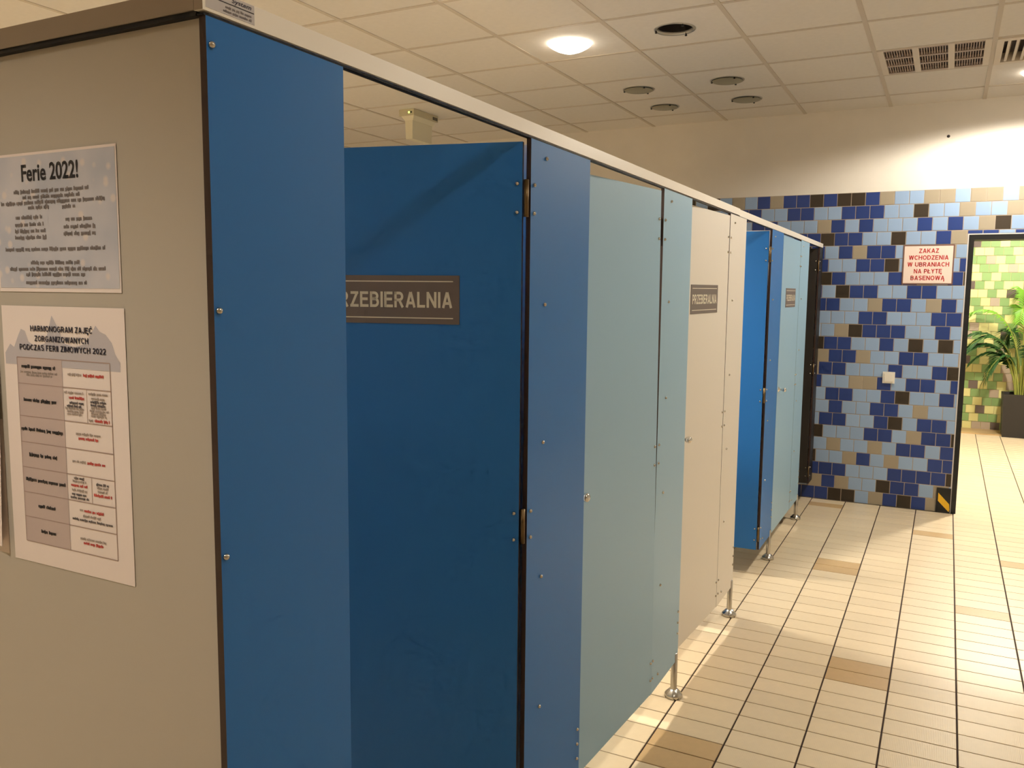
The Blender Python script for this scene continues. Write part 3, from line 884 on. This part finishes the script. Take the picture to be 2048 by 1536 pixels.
ax0, ax1, az0, az1 = -1.371, -1.0785, 1.6115, 1.826
t = thing('notice_poster', 'pale blue landscape notice reading Ferie 2022! taped at the top of the grey panel', 'notice', ((ax0 + ax1) / 2, YP, az0), 'notices taped to the grey side panel')
ocx = (ax0 + ax1) / 2
sheet('sheet', ax0, ax1, az0, az1, M['paper'], t)
pr = MB(); pr.face([(ax0 + 0.003 - ocx, -0.0016, 0.006), (ax1 - 0.003 - ocx, -0.0016, 0.006), (ax1 - 0.003 - ocx, -0.0016, az1 - az0 - 0.004), (ax0 + 0.003 - ocx, -0.0016, az1 - az0 - 0.004)])
pr.build('snow_background', M['snow'], t)
me = text_mesh('title', 'Ferie 2022!', M['ink'], 0.026, 0.136, bold=0.022)
o = link('title', me, t); o.matrix_local = basis(o, (1, 0, 0), (0, 0, 1), (-1.231 - ocx, -0.0021, 1.783 - az0))
A_SEG = [(-1.3208, -1.1383, 1.7663), (-1.2996, -1.1601, 1.7575), (-1.3551, -1.1038, 1.7493), (-1.2869, -1.2294, 1.7417), (-1.2043, -1.1715, 1.7406), (-1.3193, -1.2519, 1.7269), (-1.3218, -1.2471, 1.7158), (-1.3227, -1.2450, 1.7058), (-1.3235, -1.2430, 1.6959), (-1.1975, -1.1355, 1.7215), (-1.2025, -1.1284, 1.7102), (-1.2033, -1.1291, 1.6999), (-1.3495, -1.1071, 1.6775), (-1.2868, -1.1654, 1.6565), (-1.3408, -1.1096, 1.6468), (-1.3002, -1.1545, 1.6384), (-1.3013, -1.1527, 1.6256)]
greek(A_SEG, 0.0062, 3, ocx, az0, -0.0021).build_stuff('small_print', M['ink_soft'], t)

bx0, bx1, bz0, bz1 = -1.3705, -1.075, 1.166, 1.589
t = thing('notice_poster', 'white portrait notice with a schedule table titled HARMONOGRAM ZAJĘĆ, below the pale blue notice', 'notice', ((bx0 + bx1) / 2, YP, bz0), 'notices taped to the grey side panel')
ocx = (bx0 + bx1) / 2
sheet('sheet', bx0, bx1, bz0, bz1, M['paper'], t)
mnt = MB()
base = 1.500
peaks = [(-1.366, 1.512), (-1.352, 1.527), (-1.342, 1.522), (-1.330, 1.541), (-1.322, 1.552), (-1.312, 1.549), (-1.304, 1.532), (-1.285, 1.524), (-1.262, 1.531), (-1.243, 1.575), (-1.232, 1.560), (-1.215, 1.532), (-1.190, 1.527), (-1.165, 1.534), (-1.152, 1.548), (-1.140, 1.562), (-1.131, 1.553), (-1.118, 1.549), (-1.105, 1.537), (-1.098, 1.520), (-1.088, 1.508)]
for (a, za), (b, zb) in zip(peaks, peaks[1:]):
    mnt.face([(a - ocx, -0.0015, base - 0.006 - bz0), (b - ocx, -0.0015, base - 0.006 - bz0), (b - ocx, -0.0015, zb - bz0), (a - ocx, -0.0015, za - bz0)])
mnt.build('mountain_print', M['mount'], t)
cl = MB(); cl.face([(-1.3355 - ocx, -0.0017, 1.2015 - bz0), (-1.2235 - ocx, -0.0017, 1.2015 - bz0), (-1.2235 - ocx, -0.0017, 1.5062 - bz0), (-1.3355 - ocx, -0.0017, 1.5062 - bz0)])
cl.build('shaded_column', M['column'], t)
rl = MB()
def rule(x0, z0, x1, z1, w=0.0007):
    if z0 == z1:
        rl.face([(x0 - ocx, -0.0019, z0 - w - bz0), (x1 - ocx, -0.0019, z0 - w - bz0), (x1 - ocx, -0.0019, z0 + w - bz0), (x0 - ocx, -0.0019, z0 + w - bz0)])
    else:
        rl.face([(x0 - w - ocx, -0.0019, z0 - bz0), (x0 + w - ocx, -0.0019, z0 - bz0), (x0 + w - ocx, -0.0019, z1 - bz0), (x0 - w - ocx, -0.0019, z1 - bz0)])
for z in (1.5062, 1.4638, 1.4108, 1.3678, 1.3260, 1.2843, 1.2430, 1.2014):
    rule(-1.3358, z, -1.1112, z)
rule(-1.3358, 1.2014, -1.3358, 1.5062); rule(-1.1112, 1.2014, -1.1112, 1.5062)
rule(-1.1675, 1.4108, -1.1675, 1.4638, 0.0004); rule(-1.165, 1.2843, -1.165, 1.3260, 0.0004)
rl.build('table_rules', M['rule'], t)
for n, (txt, xa, xb, z) in enumerate([('HARMONOGRAM ZAJĘĆ', -1.2969, -1.1470, 1.5538), ('ZORGANIZOWANYCH', -1.2869, -1.1571, 1.5379), ('PODCZAS FERII ZIMOWYCH 2022', -1.3263, -1.1178, 1.5233)]):
    me = block_mesh('title_line', txt, M['ink_blue'], 0.0092, xb - xa, gap=0.09)
    o = link('title_line', me, t); o.matrix_local = basis(o, (1, 0, 0), (0, 0, 1), ((xa + xb) / 2 - ocx, -0.0023, z - 0.0046 - bz0))
GREY = [(-1.3284, -1.2340, 1.4827), (-1.3127, -1.2475, 1.4783), (-1.2100, -1.1779, 1.4847), (-1.2203, -1.1726, 1.4560), (-1.2200, -1.1737, 1.4314), (-1.2154, -1.1761, 1.4267), (-1.2149, -1.1792, 1.4227), (-1.1630, -1.1179, 1.4569), (-1.1567, -1.1244, 1.4499), (-1.1577, -1.1213, 1.4356), (-1.1614, -1.1176, 1.4311), (-1.1583, -1.1219, 1.4268), (-1.1585, -1.1221, 1.4229), (-1.1645, -1.1536, 1.4155), (-1.1967, -1.1369, 1.3925), (-1.2084, -1.1761, 1.3478), (-1.2102, -1.1773, 1.3156), (-1.2128, -1.1759, 1.3015), (-1.1523, -1.1260, 1.3109), (-1.1512, -1.1271, 1.3050), (-1.1961, -1.1867, 1.2707), (-1.1889, -1.1457, 1.2619), (-1.1978, -1.1352, 1.2247)]
BOLD = [(-1.3247, -1.2367, 1.4917), (-1.3235, -1.2381, 1.4374), (-1.3338, -1.2274, 1.3893), (-1.3167, -1.2429, 1.3477), (-1.3288, -1.2276, 1.3058), (-1.3000, -1.2559, 1.2635), (-1.2959, -1.2576, 1.2217)]
DARK = [(-1.2087, -1.1738, 1.4403), (-1.2155, -1.1797, 1.4350), (-1.1591, -1.1214, 1.4446), (-1.1588, -1.1224, 1.4396), (-1.2066, -1.1816, 1.3208), (-1.2133, -1.1772, 1.2948), (-1.2169, -1.1714, 1.2892), (-1.1542, -1.1241, 1.3162), (-1.2147, -1.1191, 1.2547)]
RED = [(-1.1733, -1.1260, 1.4845), (-1.2095, -1.1718, 1.4481), (-1.1508, -1.1147, 1.4156), (-1.1909, -1.1434, 1.3854), (-1.1727, -1.1297, 1.3477), (-1.2146, -1.1739, 1.3090), (-1.1608, -1.1186, 1.2985), (-1.1852, -1.1376, 1.2702), (-1.1904, -1.1425, 1.2179)]
greek(GREY, 0.0040, 4, ocx, bz0, -0.0021).build_stuff('small_print', M['ink_grey'], t)
greek(BOLD, 0.0058, 5, ocx, bz0, -0.0023).build_stuff('row_headings', M['ink'], t)
greek(DARK, 0.0042, 6, ocx, bz0, -0.0021).build_stuff('dark_print', M['ink_mid'], t)
greek(RED, 0.0046, 8, ocx, bz0, -0.0021).build_stuff('red_print', M['ink_red'], t)

t = thing('notice_poster', 'white paper notice cut off by the left picture edge, its lower corner curling', 'notice', (-1.53, YP, 1.186), 'notices taped to the grey side panel')
sheet('sheet', -1.675, -1.385, 1.186, 1.60, M['paper'], t, curl=0.012, n=14)
t = thing('notice_poster', 'lower edge of a white sheet showing beneath the curling notice at left', 'notice', (-1.53, YP, 1.170), 'notices taped to the grey side panel')
sheet('sheet', -1.668, -1.381, 1.170, 1.40, M['paper'], t, n=4)
t.location.y = YP + 0.0007

# ------------------------------------------------------------------ maker's sticker on the rail
t = thing('rail_sticker', 'small silver sticker with dark lettering on the near end of the header rail', 'sticker', (XC + 0.001, 0.875, 1.984))
st = MB().box((0.0, -0.0435, 0.002), (0.0005, 0.044, 0.028)); st.build('label', M['silver'], t)
me = text_mesh('lettering', 'System', M['ink_blue'], 0.0062, 0.036, bold=0.01, shear=0.2)
o = link('lettering', me, t); o.matrix_local = basis(o, (0, 1, 0), (0, 0, 1), (0.0009, 0.020, 0.0205))
ln = MB().box((0.0005, -0.030, 0.0165), (0.0008, 0.043, 0.0177)); ln.build('printed_line', M['ink'], t)
g1 = greek([(-0.010, 0.038, 0.0115), (-0.014, 0.040, 0.0060)], 0.0036, 9, 0, 0, 0)
g1.v = [(0.0009, x, z) for x, y, z in g1.v]
g1.build_stuff('small_print', M['ink_soft'], t)

# ------------------------------------------------------------------ PRZEBIERALNIA signs on the doors
def door_sign(k, label):
    mw = door_mw[k]
    w, h = 0.36, 0.118
    c = mw @ Vector((0.0062, -((0.161 if k == 0 else 0.155) + w / 2), 1.597))
    r = (mw.to_3x3() @ Vector((0, 1, 0))); u = mw.to_3x3() @ Vector((0, 0, 1))
    t = thing('door_sign', label, 'sign', (0, 0, 0), 'PRZEBIERALNIA door signs')
    t.matrix_world = basis(t, r, u, c)
    MB().box((-w / 2, -h / 2, 0), (w / 2, h / 2, 0.0015)).build('plate', M['plate'], t)
    for z in (0.0445, -0.0445):
        MB().box((-w / 2 + 0.016, z - 0.0013, 0.0015), (w / 2 - 0.016, z + 0.0013, 0.0019)).build('line', M['letters'], t)
    me = block_mesh('lettering', 'PRZEBIERALNIA', M['letters'], 0.0385, w - 0.036)
    link('lettering', me, t, (0, -0.01925, 0.0021))
door_sign(0, 'dark grey PRZEBIERALNIA sign on the open blue door of the nearest cabin')
door_sign(2, 'dark grey PRZEBIERALNIA sign on the light grey cabin door')
door_sign(4, 'dark grey PRZEBIERALNIA sign on the farther pale blue cabin door')

# ------------------------------------------------------------------ things on the end wall
t = thing('notice_sign', 'white wall sign with red lettering reading ZAKAZ WCHODZENIA W UBRANIACH', 'sign', (-0.151, YW, 1.846))
MB().box((-0.170, -0.004, -0.145), (0.170, -0.0002, 0.145)).build('frame', M['sign_edge'], t)
MB().box((-0.161, -0.005, -0.136), (0.161, -0.004, 0.136)).build('plate', M['sign_white'], t)
for n, (txt, w) in enumerate([('ZAKAZ', 0.132), ('WCHODZENIA', 0.262), ('W UBRANIACH', 0.276), ('NA PŁYTĘ', 0.186), ('BASENOWĄ', 0.226)]):
    me = block_mesh('lettering', txt, M['sign_red'], 0.0325, w)
    o = link('lettering', me, t); o.matrix_local = basis(o, (1, 0, 0), (0, 0, 1), (0.002, -0.0056, 0.085 - n * 0.0497))
t = thing('light_switch', 'white square light switch on the blue tiled wall', 'switch', (-0.3695, YW, 0.9965))
mb = MB(); taper(mb, (-0.0425, -0.010, -0.0435), (0.0425, -0.0002, 0.0435), 0.0); mb.build('frame', M['white_plastic'], t)
mb = MB().box((-0.030, -0.0145, -0.030), (0.030, -0.010, 0.030)); mb.build('rocker', M['white_plastic'], t)
t = thing('corner_guard', 'black guard plate with a yellow stripe at the foot of the doorway corner', 'guard', (0.053, YW, 0))
MB().box((-0.048, -0.012, 0.0), (0.048, -0.0002, 0.188)).build('plate', M['black'], t)
mb = MB()
st = [(-0.036, 0.152), (-0.036, 0.090), (0.040, 0.012), (0.044, 0.030), (0.040, 0.072)]
mb.face([(x, -0.0128, z) for x, z in st])
mb.face([(x, -0.0122, z) for x, z in st][::-1])
mb.build('stripe', M['yellow'], t)
t = thing('wall_plug', 'tiny dark plug in the plaster above the tiled wall', 'plug', (-0.07, YW + 0.008, 2.765))
MB().lathe([(0.0, -0.006), (0.009, -0.005), (0.011, 0.0)], axis='y', seg=12).build('cap', M['can'], t)

# ------------------------------------------------------------------ potted palm in the hall behind the doorway
def palm():
    bxp, byp = 0.80, 11.29
    t = thing('potted_palm', 'leafy green palm in a tall black planter in front of the green tiles', 'plant', (bxp, byp, 0))
    pot = MB()
    def ring_(s0, s1, z0, z1, inner=False):
        n = len(pot.v)
        pot.v += [(-s0, -s0, z0), (s0, -s0, z0), (s0, s0, z0), (-s0, s0, z0), (-s1, -s1, z1), (s1, -s1, z1), (s1, s1, z1), (-s1, s1, z1)]
        for i in range(4):
            j = (i + 1) % 4
            q = (n + i, n + j, n + 4 + j, n + 4 + i)
            pot.f.append(q[::-1] if inner else q); pot.m.append(0); pot.s.append(False)
    ring_(0.16, 0.18, 0.0, 0.50); ring_(0.18, 0.165, 0.50, 0.50); ring_(0.165, 0.16, 0.50, 0.45)
    pot.face([(-0.16, -0.16, 0.001), (-0.16, 0.16, 0.001), (0.16, 0.16, 0.001), (0.16, -0.16, 0.001)])
    pot.build('planter', M['planter'], t)
    so = MB().face([(-0.162, -0.162, 0.47), (0.162, -0.162, 0.47), (0.162, 0.162, 0.47), (-0.162, 0.162, 0.47)]); so.build('soil', M['soil'], t)
    r = random.Random(5)
    # fronds: base, direction angle, reach, top height, end height, leaf length, material
    fr = [((-0.04, 0.0), 178, 0.62, 1.22, 1.10, 0.20, 'leaf'), ((-0.05, -0.03), 186, 0.58, 1.12, 0.92, 0.20, 'leaf'), ((0.0, -0.02), 172, 0.60, 1.48, 1.40, 0.15, 'leaf_lime'),
          ((-0.02, -0.05), 200, 0.36, 1.02, 0.72, 0.18, 'leaf'), ((-0.05, 0.02), 160, 0.34, 0.95, 0.62, 0.16, 'leaf'), ((0.02, 0.0), 120, 0.16, 1.75, 1.62, 0.17, 'leaf_lime'),
          ((0.0, -0.04), 250, 0.20, 1.58, 1.35, 0.17, 'leaf_lime'), ((0.04, 0.0), 20, 0.45, 1.45, 1.15, 0.18, 'leaf'), ((0.05, -0.03), 330, 0.50, 1.20, 0.90, 0.18, 'leaf'),
          ((0.03, 0.04), 60, 0.22, 1.70, 1.45, 0.17, 'leaf'), ((0.02, -0.05), 285, 0.34, 1.15, 0.85, 0.18, 'leaf'), ((-0.03, 0.04), 140, 0.22, 1.30, 1.05, 0.17, 'leaf')]
    fr += [((-0.05, -0.02), 182, 0.56, 1.06, 0.98, 0.22, 'leaf'), ((-0.03, 0.0), 174, 0.48, 0.98, 0.86, 0.2, 'leaf'), ((-0.04, -0.04), 190, 0.50, 1.18, 1.06, 0.2, 'leaf')]
    for q, ((fx, fy), an, reach, ztop, zend, ll, mt) in enumerate(fr):
        a = math.radians(an); d = Vector((math.cos(a), math.sin(a), 0)); side = Vector((-math.sin(a), math.cos(a), 0))
        P0 = Vector((fx, fy, 0.46)); P1 = Vector((fx, fy, ztop * 0.85)) + d * reach * 0.05
        P2 = Vector((fx, fy, ztop + 0.12)) + d * reach * 0.45; P3 = Vector((fx, fy, zend)) + d * reach
        N = 40; pts = []
        for k in range(N + 1):
            s = k / N
            pts.append(P0 * (1 - s) ** 3 + P1 * 3 * s * (1 - s) ** 2 + P2 * 3 * s * s * (1 - s) + P3 * s ** 3)
        mb = MB()
        mb.tube(pts, [0.009 * (1 - 0.75 * k / N) for k in range(N + 1)], 6, 1)
        for k in range(14, N + 1):
            s = (k - 14) / (N - 14)
            T = (pts[min(k + 1, N)] - pts[max(k - 1, 0)]).normalized()
            lw = 0.012
            for sg in (-1, 1):
                ln_ = ll * (0.55 + 0.6 * math.sin(math.pi * min(1, s * 0.85 + 0.12))) * r.uniform(0.85, 1.1)
                o_ = (side * sg * 0.8 + T * 0.75 + Vector((0, 0, 0.12))).normalized()
                p = pts[k]; w = T * lw
                a1 = p + o_ * ln_ * 0.5 + Vector((0, 0, -0.01)); a2 = p + o_ * ln_ + Vector((0, 0, -0.06 - 0.03 * r.random()))
                up = Vector((0, 0, 0.004))
                mb.face([p - w * 0.4, a1 - w, a1 + up, p + up * 0.3], 0, True)
                mb.face([p + up * 0.3, a1 + up, a1 + w, p + w * 0.4], 0, True)
                mb.face([a1 - w, a2, a1 + up], 0, True)
                mb.face([a1 + up, a2, a1 + w], 0, True)
        mb.v = [(x, min(y, 0.22 + 0.2 * (y - 0.22) if y > 0.22 else y), z) for x, y, z in mb.v]
        mb.v = [(x, min(y, 0.29), z) for x, y, z in mb.v]
        mb.build('frond', [M[mt], M['cane']], t)
palm()
